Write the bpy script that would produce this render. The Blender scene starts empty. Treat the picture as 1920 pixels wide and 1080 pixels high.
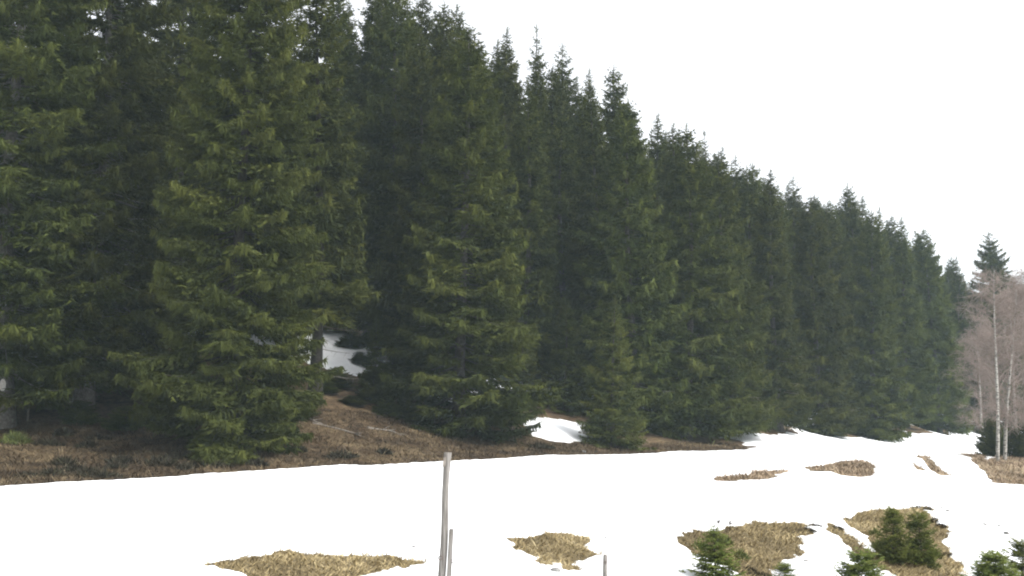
import bpy, math, random
import numpy as np
from mathutils import Vector, Matrix

# ------------------------------------------------------------------ camera, sky, sun, exposure
scene = bpy.context.scene
C = scene.collection
FPX, CX, CY, HORIZON = 2059.0, 960.0, 540.0, 800.0        # photograph pixels (1920 x 1080)
PITCH = math.atan((HORIZON - CY) / FPX)

cam_data = bpy.data.cameras.new('camera')
cam_data.sensor_width = 36.0
cam_data.lens = 36.0 * FPX / 1920.0
cam_data.clip_end = 3000.0
cam = bpy.data.objects.new('camera', cam_data)
cam.rotation_euler = (math.pi / 2 + PITCH, 0, 0)
C.objects.link(cam)
scene.camera = cam

SUN_DIR = Vector((0.62, -0.42, 0.85)).normalized()       # towards the (veiled) sun
world = bpy.data.worlds.new('World')
scene.world = world
world.use_nodes = True
wn = world.node_tree
wn.nodes.clear()
w_out = wn.nodes.new('ShaderNodeOutputWorld')
w_bg = wn.nodes.new('ShaderNodeBackground')
w_sky = wn.nodes.new('ShaderNodeTexSky')
w_sky.sky_type = 'NISHITA'
w_sky.sun_disc = False
w_sky.sun_elevation = math.asin(SUN_DIR.z)
w_sky.sun_rotation = math.atan2(SUN_DIR.x, SUN_DIR.y)
w_sky.altitude = 900.0
w_sky.air_density = 1.0
w_sky.dust_density = 6.0
w_sky.ozone_density = 1.0
w_hs = wn.nodes.new('ShaderNodeHueSaturation')            # overcast: the cloud deck takes the blue out
w_hs.inputs['Saturation'].default_value = 0.10
wn.links.new(w_sky.outputs[0], w_hs.inputs['Color'])
wn.links.new(w_hs.outputs[0], w_bg.inputs['Color'])
w_bg.inputs['Strength'].default_value = 0.145
wn.links.new(w_bg.outputs[0], w_out.inputs['Surface'])

sun_data = bpy.data.lights.new('sun', 'SUN')
sun_data.energy = 1.5
sun_data.angle = math.radians(22)
sun_data.color = (1.0, 0.96, 0.90)
sun = bpy.data.objects.new('sun', sun_data)
sun.rotation_euler = (-SUN_DIR).to_track_quat('-Z', 'Y').to_euler()
sun.location = (0, 0, 60)
C.objects.link(sun)

scene.view_settings.view_transform = 'Standard'
scene.view_settings.look = 'None'
scene.view_settings.gamma = 1.0
scene.view_settings.use_curve_mapping = False
scene.view_settings.exposure = 1.40
scene.cycles.max_bounces = 6
scene.cycles.diffuse_bounces = 3
scene.cycles.volume_bounces = 1
scene.cycles.use_denoising = True
scene.cycles.filter_width = 2.0

rng = np.random.default_rng(11)
random.seed(11)

# ------------------------------------------------------------------ helpers
cth, sth = math.cos(PITCH), math.sin(PITCH)

def pix_dir(px, py):
    a, c = (px - CX) / FPX, -(py - CY) / FPX
    return np.array([a, cth - c * sth, sth + c * cth])

def pix_at(px, py, depth):                                # point on the pixel's ray at ground distance depth (y)
    d = pix_dir(px, py)
    return d * (depth / d[1])

def project(X, Y, Z):
    f = Y * cth + Z * sth
    u = -Y * sth + Z * cth
    return CX + FPX * X / f, CY - FPX * u / f

def tag(o, label=None, cat=None, group=None, kind=None):
    if label: o['label'] = label
    if cat: o['category'] = cat
    if group: o['group'] = group
    if kind: o['kind'] = kind
    return o

def mesh_np(name, verts, loops, sizes, mats, attrs=None, smooth=False, midx=None):
    me = bpy.data.meshes.new(name)
    verts = np.asarray(verts, np.float32)
    loops = np.asarray(loops, np.int32)
    sizes = np.asarray(sizes, np.int32)
    me.vertices.add(len(verts))
    me.vertices.foreach_set('co', verts.ravel())
    me.loops.add(len(loops))
    me.loops.foreach_set('vertex_index', loops)
    me.polygons.add(len(sizes))
    starts = np.concatenate([[0], np.cumsum(sizes)[:-1]]).astype(np.int32)
    me.polygons.foreach_set('loop_start', starts)
    if smooth:
        me.polygons.foreach_set('use_smooth', np.ones(len(sizes), bool))
    for m in (mats if isinstance(mats, (list, tuple)) else [mats]):
        me.materials.append(m)
    if midx is not None:
        me.polygons.foreach_set('material_index', np.asarray(midx, np.int32))
    for k, v in (attrs or {}).items():
        at = me.attributes.new(k, 'FLOAT', 'POINT')
        at.data.foreach_set('value', np.asarray(v, np.float32))
    me.update(calc_edges=True)
    me.validate()
    return me

def link(name, me, parent=None):
    o = bpy.data.objects.new(name, me)
    C.objects.link(o)
    if parent: o.parent = parent
    return o

def copy_tree(root):
    r = root.copy(); C.objects.link(r)
    for ch in root.children:
        c = ch.copy(); C.objects.link(c); c.parent = r
    return r

def norm(v):
    return v / np.maximum(np.linalg.norm(v, axis=-1, keepdims=True), 1e-9)

class Geo:
    """collects quads/tris in numpy chunks"""
    def __init__(s): s.v, s.l, s.s, s.t, s.m, s.n = [], [], [], [], [], 0
    def add(s, v, faces_loops, sizes, tint, mi=0):
        s.v.append(v); s.l.append(np.asarray(faces_loops) + s.n); s.s.append(sizes)
        s.t.append(np.broadcast_to(tint, (len(v),))); s.m.append(np.full(len(sizes), mi)); s.n += len(v)
    def tube(s, pts, rad, sides=6, tint=0.5, mi=0, cap=True):
        pts = np.asarray(pts, float); n = len(pts)
        rad = np.broadcast_to(rad, (n,))
        t = norm(np.gradient(pts, axis=0))
        ref = np.array([0.0, 0.0, 1.0]) if abs(t[0][2]) < 0.8 else np.array([1.0, 0.0, 0.0])
        a = norm(np.cross(t, ref)); b = np.cross(t, a)
        ang = np.arange(sides) * 2 * math.pi / sides
        ring = pts[:, None] + rad[:, None, None] * (a[:, None] * np.cos(ang)[None, :, None] + b[:, None] * np.sin(ang)[None, :, None])
        v = ring.reshape(-1, 3)
        i = np.arange(n - 1)[:, None] * sides; j = np.arange(sides)[None]; k = (j + 1) % sides
        q = np.stack([i + j, i + k, i + sides + k, i + sides + j], -1).reshape(-1)
        loops = q; sizes = [4] * ((n - 1) * sides)
        if cap:
            loops = np.concatenate([q, np.arange(sides)[::-1], (n - 1) * sides + np.arange(sides)])
            sizes = sizes + [sides, sides]
        s.add(v, loops, np.array(sizes), tint, mi)
    def diamonds(s, p, d, w, tint, nrm):
        """tapering needle sprays: base p, vector d, half width w, tint per spray, approx normal"""
        side = norm(np.cross(d, nrm)) * w[:, None]
        v = np.stack([p - side, p + side, p + d], 1).reshape(-1, 3)
        n = len(p)
        s.add(v, np.arange(3 * n), np.full(n, 3), np.repeat(tint, 3))
    def mesh(s, name, mats, smooth=False):
        return mesh_np(name, np.concatenate(s.v), np.concatenate(s.l), np.concatenate(s.s), mats,
                       {'tint': np.concatenate(s.t)}, smooth, np.concatenate(s.m))

def _hash(ix, iy, seed):
    h = (ix * 374761393 + iy * 668265263 + seed * 982451653) & 0x7fffffff
    h = ((h ^ (h >> 13)) * 1274126177) & 0x7fffffff
    return ((h ^ (h >> 16)) & 0xffff) / 65535.0

def vnoise(x, y, seed=0):
    x = np.asarray(x, float); y = np.asarray(y, float)
    ix, iy = np.floor(x).astype(np.int64), np.floor(y).astype(np.int64)
    fx, fy = x - ix, y - iy
    fx, fy = fx * fx * (3 - 2 * fx), fy * fy * (3 - 2 * fy)
    a, b = _hash(ix, iy, seed), _hash(ix + 1, iy, seed)
    c, d = _hash(ix, iy + 1, seed), _hash(ix + 1, iy + 1, seed)
    return (a * (1 - fx) + b * fx) * (1 - fy) + (c * (1 - fx) + d * fx) * fy

def fbm(x, y, scale, octv=4, seed=0, gain=0.5):                 # -1 .. 1
    r, amp, tot, f = 0.0, 1.0, 0.0, 1.0 / scale
    for k in range(octv):
        r = r + amp * (2 * vnoise(x * f + 17.3 * k, y * f - 9.1 * k, seed + k) - 1)
        tot += amp; amp *= gain; f *= 2.03
    return r / tot

# ------------------------------------------------------------------ materials
def new_mat(name, rough=0.8, spec=0.2):
    m = bpy.data.materials.new(name); m.use_nodes = True
    nt = m.node_tree; b = nt.nodes['Principled BSDF']
    b.inputs['Roughness'].default_value = rough
    b.inputs['Specular IOR Level'].default_value = spec
    return m, nt, b

def ramp(nt, fac, stops):
    r = nt.nodes.new('ShaderNodeValToRGB')
    e = r.color_ramp.elements
    while len(e) < len(stops): e.new(0.5)
    for k, (p, c) in enumerate(stops):
        e[k].position = p; e[k].color = (*c, 1)
    nt.links.new(fac, r.inputs[0])
    return r.outputs[0]

def noise(nt, scale, detail=4, rough=0.55, vec=None, obj=True):
    t = nt.nodes.new('ShaderNodeTexNoise')
    t.inputs['Scale'].default_value = scale; t.inputs['Detail'].default_value = detail
    t.inputs['Roughness'].default_value = rough
    if vec is None:
        tc = nt.nodes.new('ShaderNodeTexCoord'); vec = tc.outputs['Object']
    nt.links.new(vec, t.inputs['Vector'])
    return t.outputs['Fac']

def math_node(nt, op, a, b):
    n = nt.nodes.new('ShaderNodeMath'); n.operation = op
    for i, x in enumerate((a, b)):
        if isinstance(x, (int, float)): n.inputs[i].default_value = x
        else: nt.links.new(x, n.inputs[i])
    return n.outputs[0]

def bump(nt, bsdf, h, strength=0.5, dist=0.02):
    b = nt.nodes.new('ShaderNodeBump')
    b.inputs['Strength'].default_value = strength; b.inputs['Distance'].default_value = dist
    nt.links.new(h, b.inputs['Height']); nt.links.new(b.outputs[0], bsdf.inputs['Normal'])

def foliage_mat(name, dark, mid, light, hue_var=0.03):
    m, nt, b = new_mat(name, 0.8, 0.08)
    at = nt.nodes.new('ShaderNodeAttribute'); at.attribute_name = 'tint'
    oi = nt.nodes.new('ShaderNodeObjectInfo')
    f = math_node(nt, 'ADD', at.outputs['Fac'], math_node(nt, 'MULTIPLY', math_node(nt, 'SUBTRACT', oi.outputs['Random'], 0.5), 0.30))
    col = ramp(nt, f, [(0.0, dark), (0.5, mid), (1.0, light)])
    hs = nt.nodes.new('ShaderNodeHueSaturation')
    nt.links.new(col, hs.inputs['Color'])
    nt.links.new(math_node(nt, 'ADD', 0.5 - hue_var / 2, math_node(nt, 'MULTIPLY', oi.outputs['Random'], hue_var)), hs.inputs['Hue'])
    nt.links.new(hs.outputs[0], b.inputs['Base Color'])
    tr = nt.nodes.new('ShaderNodeBsdfTranslucent'); nt.links.new(hs.outputs[0], tr.inputs['Color'])
    mx = nt.nodes.new('ShaderNodeMixShader'); mx.inputs[0].default_value = 0.12
    nt.links.new(b.outputs[0], mx.inputs[1]); nt.links.new(tr.outputs[0], mx.inputs[2])
    nt.links.new(mx.outputs[0], nt.nodes['Material Output'].inputs['Surface'])
    return m

M = {}
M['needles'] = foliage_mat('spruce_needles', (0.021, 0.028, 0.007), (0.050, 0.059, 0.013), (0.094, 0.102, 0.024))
M['edge_needles'] = foliage_mat('edge_needles', (0.032, 0.044, 0.012), (0.080, 0.094, 0.021), (0.150, 0.158, 0.036))
M['young_needles'] = foliage_mat('young_needles', (0.055, 0.075, 0.018), (0.115, 0.140, 0.034), (0.21, 0.22, 0.06))
for key, stops in (('bark', [(0.25, (0.028, 0.024, 0.020)), (0.5, (0.060, 0.053, 0.046)), (0.75, (0.13, 0.12, 0.108))]),
                   ('grey_bark', [(0.25, (0.055, 0.050, 0.044)), (0.5, (0.13, 0.122, 0.108)), (0.75, (0.24, 0.228, 0.205))]),
                   ('wet_bark', [(0.25, (0.012, 0.010, 0.009)), (0.5, (0.026, 0.023, 0.020)), (0.75, (0.055, 0.050, 0.045))])):  # last one is a darker bark copy, trunk shade put into its colour
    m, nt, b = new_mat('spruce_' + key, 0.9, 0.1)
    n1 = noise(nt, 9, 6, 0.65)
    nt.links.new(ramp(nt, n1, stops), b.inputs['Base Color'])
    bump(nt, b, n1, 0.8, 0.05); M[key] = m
m, nt, b = new_mat('dead_wood', 0.9, 0.1)
n1 = noise(nt, 14, 5, 0.6)
nt.links.new(ramp(nt, n1, [(0.3, (0.11, 0.095, 0.082)), (0.7, (0.26, 0.235, 0.205))]), b.inputs['Base Color'])
bump(nt, b, n1, 0.6, 0.02); M['dead'] = m
m, nt, b = new_mat('birch_bark', 0.75, 0.2)
tc = nt.nodes.new('ShaderNodeTexCoord'); mp = nt.nodes.new('ShaderNodeMapping')
mp.inputs['Scale'].default_value = (3.0, 3.0, 9.0); nt.links.new(tc.outputs['Object'], mp.inputs[0])
n1 = noise(nt, 1.6, 5, 0.7, mp.outputs[0])
nt.links.new(ramp(nt, n1, [(0.38, (0.05, 0.045, 0.04)), (0.49, (0.25, 0.235, 0.21)), (0.7, (0.42, 0.40, 0.365))]), b.inputs['Base Color'])
bump(nt, b, n1, 0.4, 0.02); M['birch_bark'] = m
m, nt, b = new_mat('birch_twigs', 0.8, 0.15)
at = nt.nodes.new('ShaderNodeAttribute'); at.attribute_name = 'tint'
nt.links.new(ramp(nt, at.outputs['Fac'], [(0.0, (0.13, 0.103, 0.088)), (1.0, (0.26, 0.208, 0.182))]), b.inputs['Base Color'])
M['twigs'] = m
m, nt, b = new_mat('snow_surface', 0.6, 0.25)
n1 = noise(nt, 1.3, 6, 0.6); n2 = noise(nt, 22, 5, 0.65)
nt.links.new(ramp(nt, n1, [(0.3, (0.80, 0.82, 0.84)), (0.7, (0.90, 0.91, 0.92))]), b.inputs['Base Color'])
bump(nt, b, math_node(nt, 'ADD', n1, math_node(nt, 'MULTIPLY', n2, 0.35)), 0.5, 0.05)
M['snow'] = m
m, nt, b = new_mat('forest_ground', 0.95, 0.1)
n1 = noise(nt, 0.55, 7, 0.68); n2 = noise(nt, 6.0, 6, 0.7)
f = math_node(nt, 'ADD', math_node(nt, 'MULTIPLY', n1, 0.7), math_node(nt, 'MULTIPLY', n2, 0.3))
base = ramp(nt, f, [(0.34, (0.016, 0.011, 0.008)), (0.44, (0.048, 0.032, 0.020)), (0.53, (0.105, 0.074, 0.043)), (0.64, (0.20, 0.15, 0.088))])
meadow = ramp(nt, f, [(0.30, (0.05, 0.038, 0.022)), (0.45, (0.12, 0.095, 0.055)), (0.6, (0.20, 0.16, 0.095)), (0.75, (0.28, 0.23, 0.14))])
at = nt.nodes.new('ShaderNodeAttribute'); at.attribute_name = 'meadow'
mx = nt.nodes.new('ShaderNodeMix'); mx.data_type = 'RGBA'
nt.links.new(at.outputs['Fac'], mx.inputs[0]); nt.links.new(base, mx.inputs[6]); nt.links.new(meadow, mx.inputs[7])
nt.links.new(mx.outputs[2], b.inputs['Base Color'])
bump(nt, b, n2, 0.9, 0.10); M['ground'] = m

def grass_mat(name, stops):
    m, nt, b = new_mat(name, 0.85, 0.15)
    at = nt.nodes.new('ShaderNodeAttribute'); at.attribute_name = 'tint'
    nt.links.new(ramp(nt, at.outputs['Fac'], stops), b.inputs['Base Color'])
    return m
M['dry_grass'] = grass_mat('dry_grass', [(0.0, (0.08, 0.060, 0.032)), (0.35, (0.22, 0.172, 0.088)), (0.7, (0.37, 0.295, 0.155)), (1.0, (0.50, 0.42, 0.25))])
M['far_grass'] = grass_mat('far_dry_grass', [(0.0, (0.12, 0.085, 0.055)), (0.4, (0.25, 0.185, 0.125)), (0.75, (0.38, 0.295, 0.20)), (1.0, (0.47, 0.39, 0.27))])
M['litter'] = grass_mat('bank_litter', [(0.0, (0.014, 0.010, 0.007)), (0.35, (0.050, 0.035, 0.021)), (0.7, (0.125, 0.092, 0.053)), (1.0, (0.25, 0.195, 0.115))])
M['heather'] = grass_mat('heather_leaves', [(0.0, (0.014, 0.011, 0.008)), (0.6, (0.030, 0.026, 0.016)), (1.0, (0.055, 0.056, 0.03))])
M['bush'] = grass_mat('bush_leaves', [(0.0, (0.04, 0.05, 0.015)), (1.0, (0.12, 0.14, 0.04))])
m, nt, b = new_mat('stone', 0.85, 0.2)
n1 = noise(nt, 12, 6, 0.65)
nt.links.new(ramp(nt, n1, [(0.3, (0.09, 0.088, 0.085)), (0.7, (0.24, 0.235, 0.225))]), b.inputs['Base Color'])
bump(nt, b, n1, 0.8, 0.02); M['stone'] = m
m, nt, b = new_mat('weathered_wood', 0.9, 0.1)
tc = nt.nodes.new('ShaderNodeTexCoord'); mp = nt.nodes.new('ShaderNodeMapping')
mp.inputs['Scale'].default_value = (40, 40, 2.2); nt.links.new(tc.outputs['Object'], mp.inputs[0])
n1 = noise(nt, 1.0, 6, 0.7, mp.outputs[0])
nt.links.new(ramp(nt, n1, [(0.28, (0.06, 0.054, 0.048)), (0.5, (0.145, 0.134, 0.122)), (0.75, (0.25, 0.238, 0.225))]), b.inputs['Base Color'])
bump(nt, b, n1, 0.7, 0.01); M['post'] = m
m, nt, b = new_mat('rusty_iron', 0.7, 0.4)
b.inputs['Metallic'].default_value = 0.6
n1 = noise(nt, 60, 4)
nt.links.new(ramp(nt, n1, [(0.3, (0.06, 0.045, 0.04)), (0.7, (0.20, 0.16, 0.14))]), b.inputs['Base Color'])
M['iron'] = m
m, nt, b = new_mat('pale_blaze', 0.8, 0.1)
n1 = noise(nt, 15, 4)
nt.links.new(ramp(nt, n1, [(0.3, (0.55, 0.53, 0.48)), (0.7, (0.78, 0.77, 0.73))]), b.inputs['Base Color'])
M['blaze'] = m

# ------------------------------------------------------------------ terrain surface (control points read from the photograph)
ctrl = []
for px, py, dep in [
        # far edge of the groomed snow
        (0, 910, 29.9), (300, 892, 35.5), (660, 871, 42.6), (900, 859, 47.5), (1100, 851, 53.5), (1400, 843, 62),
        # just beyond it, the foot of the bank
        (0, 903, 31.3), (660, 866, 44.2), (1100, 848, 55.0),
        # tree bases along the forest edge
        (5, 800, 46), (200, 812, 46), (420, 838, 43), (590, 752, 52), (820, 800, 56), (1000, 806, 59), (1150, 840, 60),
        (1290, 825, 68), (1370, 815, 74), (1450, 805, 80), (1550, 820, 88), (1640, 824, 95), (1760, 818, 115), (1865, 822, 127),
        # crest and foot of the near embankment
        (0, 1070, 14.5), (300, 1045, 15.2), (600, 1030, 16), (850, 1012, 17.4), (1030, 995, 19), (1200, 985, 20.4), (1400, 972, 22), (1690, 947, 24.5), (1900, 948, 27),
        (600, 1078, 15.0), (1030, 1060, 17.2), (1400, 1076, 19.3), (1690, 1076, 20.4), (1900, 1076, 21), (300, 1095, 13.6), (0, 1130, 12.5),
        # rolls of the snow field to the right
        (1400, 880, 41), (1400, 902, 38), (1570, 864, 52), (1570, 893, 46), (1735, 856, 56), (1760, 893, 48),
        (1780, 850, 60), (1858, 865, 58), (1870, 905, 49), (1960, 905, 50), (1960, 862, 60), (1640, 845, 72), (1800, 835, 85), (1500, 838, 70)]:
    ctrl.append(pix_at(px, py, dep))
ctrl += [(0, 0, -1.68), (0, -6, -1.5), (-6, 7, -2.15), (2, 8, -2.35), (8, 9, -2.7), (14, 12, -2.9), (-12, 6, -1.9), (14, 17, -2.9), (22, 30, -2.4),
         (-30, 55, 2.6), (-22, 58, 4.4), (-14, 62, 4.8), (-6, 68, 4.4), (2, 75, 4.0), (12, 84, 3.4), (24, 100, 3.2), (40, 122, 3.4),
         (-36, 75, 9), (-20, 80, 10), (0, 95, 10.5), (25, 125, 10), (-45, 40, 0.6), (-35, 33, -0.9), (-60, 60, 4),
         (50, 95, -2.2), (70, 140, -0.8), (45, 60, -3), (60, 30, -4), (-60, 110, 18), (0, 140, 18), (50, 170, 14), (90, 190, 6),
         (-110, 60, 10), (-100, -40, 0), (0, -60, -1.2), (100, -50, -4), (140, 90, -4), (-130, 180, 30), (30, 260, 26), (150, 260, 8),
         (320, 0, -4), (0, -320, 0), (-320, 0, 24), (-320, 320, 44), (0, 380, 38), (320, 320, 14), (-320, -320, 8), (320, -320, -4),
         (700, 0, -4), (-700, 0, 30), (0, 700, 46), (0, -700, 2)]
ctrl = np.array(ctrl, float)

def _solve(pts):
    d = np.linalg.norm(pts[:, None, :2] - pts[None, :, :2], axis=-1)
    n = len(pts)
    A = np.zeros((n + 1, n + 1)); A[:n, :n] = d - np.eye(n) * 0.15; A[:n, n] = A[n, :n] = 1
    return np.linalg.solve(A, np.concatenate([pts[:, 2], [0]]))
_w = _solve(ctrl)

def surf(X, Y):
    X = np.asarray(X, float); Y = np.asarray(Y, float)
    z = np.full(X.shape, _w[-1])
    for k in range(len(ctrl)):
        z = z + _w[k] * np.sqrt((X - ctrl[k, 0]) ** 2 + (Y - ctrl[k, 1]) ** 2 + 0.36)
    return z

def march(px, py, lo=9.0, hi=220.0):
    d = pix_dir(px, py); d = d / d[1]
    t = np.exp(np.linspace(math.log(lo), math.log(hi), 1500))
    under = d[2] * t < surf(d[0] * t, t)
    i = int(np.argmax(under)) if under.any() else len(t) - 1
    return d[0] * t[i], t[i]

def wpoly(pts):                                           # outline on the ground
    return np.array([march(*p) for p in pts])

def sdist(X, Y, poly):                                    # signed distance, negative inside
    d2 = np.full(X.shape, 1e12); ins = np.zeros(X.shape, bool)
    n = len(poly)
    for i in range(n):
        ax, ay = poly[i]; bx, by = poly[(i + 1) % n]
        ex, ey = bx - ax, by - ay
        t = np.clip(((X - ax) * ex + (Y - ay) * ey) / max(ex * ex + ey * ey, 1e-9), 0, 1)
        d2 = np.minimum(d2, (X - ax - t * ex) ** 2 + (Y - ay - t * ey) ** 2)
        if ay != by:
            ins ^= ((ay > Y) != (by > Y)) & (X < (bx - ax) * (Y - ay) / (by - ay) + ax)
    d = np.sqrt(d2)
    return np.where(ins, -d, d)

near_patches = [wpoly(p) for p in (
    [(405, 1052), (470, 1042), (550, 1028), (610, 1036), (680, 1034), (735, 1033), (790, 1046), (755, 1064), (745, 1056), (690, 1072), (640, 1082), (560, 1077), (490, 1076), (440, 1060)],
    [(947, 1020), (975, 1003), (1030, 996), (1075, 998), (1118, 1003), (1085, 1013), (1110, 1030), (1085, 1045), (1062, 1060), (1045, 1048), (1020, 1055), (1005, 1035), (970, 1030)],
    [(1270, 1003), (1300, 989), (1360, 986), (1395, 977), (1470, 974), (1508, 979), (1522, 994), (1494, 998), (1500, 1030), (1455, 1050), (1440, 1090), (1400, 1090), (1385, 1060), (1330, 1045), (1300, 1030)],
    [(1538, 974), (1566, 981), (1600, 1005), (1640, 1035), (1700, 1060), (1760, 1085), (1710, 1088), (1650, 1065), (1590, 1022), (1555, 994)],
    [(1580, 966), (1640, 956), (1720, 951), (1745, 953), (1742, 966), (1782, 1002), (1760, 1002), (1772, 1030), (1803, 1048), (1790, 1090), (1740, 1090), (1650, 1038), (1632, 1000), (1600, 982)])]
far_patches = [wpoly(p) for p in (
    [(1340, 890), (1400, 883), (1440, 880), (1482, 881), (1460, 890), (1430, 897), (1380, 898), (1350, 902)],
    [(1500, 876), (1560, 868), (1620, 863), (1642, 873), (1632, 890), (1600, 894), (1560, 883), (1520, 881)],
    [(1702, 857), (1712, 861), (1733, 881), (1722, 879)],
    [(1720, 854), (1737, 854), (1780, 891), (1768, 891), (1735, 870)],
    [(1778, 851), (1830, 851), (1850, 862), (1960, 850), (2060, 850), (2060, 907), (1870, 906)])]
bank = wpoly([(-260, 924), (-120, 917), (0, 910), (150, 901), (300, 892), (480, 881), (660, 871), (900, 859), (1100, 851), (1250, 846), (1405, 843),
              (1412, 838), (1380, 826), (1345, 813), (1290, 806), (1200, 800), (1110, 768), (1000, 752), (940, 760), (850, 748), (690, 704), (600, 684), (400, 645), (200, 608), (0, 578), (-260, 545)])
under_trees = wpoly([(1330, 812), (1400, 805), (1450, 812), (1510, 809), (1560, 814), (1640, 818), (1665, 809), (1720, 812), (1765, 812), (1800, 808), (1840, 806), (1900, 810), (1850, 796), (1600, 792), (1400, 790), (1330, 795)])
snow_tongue = wpoly([(978, 790), (1000, 778), (1040, 782), (1090, 793), (1135, 812), (1110, 830), (1040, 826), (1000, 818), (990, 804)])
EDGE = wpoly([(-260, 924), (0, 910), (300, 892), (660, 871), (900, 859), (1100, 851), (1405, 843)])

def thickness(X, Y):
    """snow depth: positive = snow cover, negative = bare ground"""
    X = np.asarray(X, float); Y = np.asarray(Y, float)
    nf = fbm(X, Y, 0.45, 4, 3, 0.6); nm = fbm(X, Y, 1.6, 4, 8); nl = fbm(X, Y, 3.5, 4, 21)
    nn = fbm(X, Y, 0.16, 3, 91, 0.7)
    s = np.full(X.shape, 50.0)
    for q, p in enumerate(near_patches): s = np.minimum(s, sdist(X, Y, p) + (0.02 if q == 3 else -0.05) + (0.10 if q == 3 else 0.22) * nf + 0.14 * nn + 0.05 * nm)
    for p in far_patches: s = np.minimum(s, sdist(X, Y, p) + 0.22 * nf + 0.25 * nm)
    sb = sdist(X, Y, bank)
    ex = np.full(X.shape, 1e9)
    for i in range(len(EDGE) - 1):
        ax, ay = EDGE[i]; bx, by = EDGE[i + 1]; qx, qy = bx - ax, by - ay
        t = np.clip(((X - ax) * qx + (Y - ay) * qy) / (qx * qx + qy * qy), 0, 1)
        ex = np.minimum(ex, np.hypot(X - ax - t * qx, Y - ay - t * qy))
    calm = np.clip((ex - 0.8) / 4.0, 0, 1)                      # the groomed edge is clean, the rest ragged
    sb = sb + calm * (2.2 * nl + 1.0 * nm + 0.3 * nf) + (1 - calm) * 0.05 * nf
    su = sdist(X, Y, under_trees) + 2.0 * nl + 0.8 * nm
    s = np.minimum(s, np.minimum(sb, su))
    s = np.maximum(s, -(sdist(X, Y, snow_tongue) + 0.3 * nm + 0.15 * nf))
    deep = np.clip((Y - 0.9 * X - 58) / 25, 0, 1)               # forest floor: the snow lies in patches
    s = np.minimum(s, 50 * (1 - deep) + deep * (1.3 + 4.5 * nl + 1.5 * nm))
    return np.clip(s / 0.28, -1, 1)

TH = 0.06
def ground_z(X, Y):
    X = np.asarray(X, float); Y = np.asarray(Y, float)
    r = np.hypot(X, Y)
    amp = np.clip((r - 5) / 25, 0.25, 1)
    return surf(X, Y) - TH + 0.10 * amp * fbm(X, Y, 2.2, 4, 41) + 0.035 * fbm(X, Y, 0.5, 3, 55)

def snow_z(X, Y, t=None):
    t = thickness(X, Y) if t is None else t
    g = ground_z(X, Y)
    soft = surf(X, Y) + 0.04 * fbm(X, Y, 3.0, 3, 77)
    k = np.clip(t, 0, 1)
    return np.where(t > 0, g * (1 - k) + np.maximum(soft, g + 0.04) * k + 0.035 * np.sqrt(k) * (1 - k), g + t * 0.12)

def fan_grid():
    ang = np.concatenate([np.linspace(-180, -33, 40)[:-1], np.linspace(-33, 33, 520), np.linspace(33, 180, 40)[1:-1]]) * math.pi / 180
    rad = np.concatenate([np.exp(np.linspace(math.log(0.6), math.log(10), 22))[:-1], np.exp(np.linspace(math.log(10), math.log(30), 150))[:-1],
                          np.exp(np.linspace(math.log(30), math.log(140), 170))[:-1], np.exp(np.linspace(math.log(140), math.log(700), 18))])
    A, R = np.meshgrid(ang, rad)
    return R * np.sin(A), R * np.cos(A)
GX, GY = fan_grid()
nr, nc = GX.shape
T = thickness(GX, GY)
GZ = ground_z(GX, GY)
SZ = snow_z(GX, GY, T)
i = np.arange(nr - 1)[:, None] * nc; j = np.arange(nc)[None]; k = (j + 1) % nc
quads = np.stack([i + j, i + k, i + nc + k, i + nc + j], -1).reshape(-1, 4)
quads = quads[:, ::-1]
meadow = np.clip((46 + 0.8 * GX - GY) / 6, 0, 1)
me = mesh_np('ground', np.concatenate([np.stack([GX, GY, GZ], -1).reshape(-1, 3), [[0, 0, float(ground_z(0.0, 0.0))]]]),
             np.concatenate([quads.ravel(), np.stack([np.arange(nc), np.full(nc, nr * nc), (np.arange(nc) + 1) % nc], -1).ravel()]),
             np.concatenate([np.full(len(quads), 4), np.full(nc, 3)]), M['ground'],
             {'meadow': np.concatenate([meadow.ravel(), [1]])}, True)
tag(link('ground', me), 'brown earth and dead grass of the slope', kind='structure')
keep = (T.ravel()[quads] > -0.9).any(1)
q = quads[keep]
used = np.unique(q); remap = np.full(nr * nc, -1); remap[used] = np.arange(len(used))
sv = np.stack([GX, GY, SZ], -1).reshape(-1, 3)[used]
me = mesh_np('snow', sv, remap[q].ravel(), np.full(len(q), 4), M['snow'], None, True)
tag(link('snow', me), 'bright snow cover on the field and between the trees', kind='structure')

def gz(x, y): return float(ground_z(np.array([x]), np.array([y]))[0])
def top_z(x, y):
    t = float(thickness(np.array([x]), np.array([y]))[0])
    return max(gz(x, y), float(snow_z(np.array([x]), np.array([y]))[0])) if t > 0 else gz(x, y)

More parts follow.
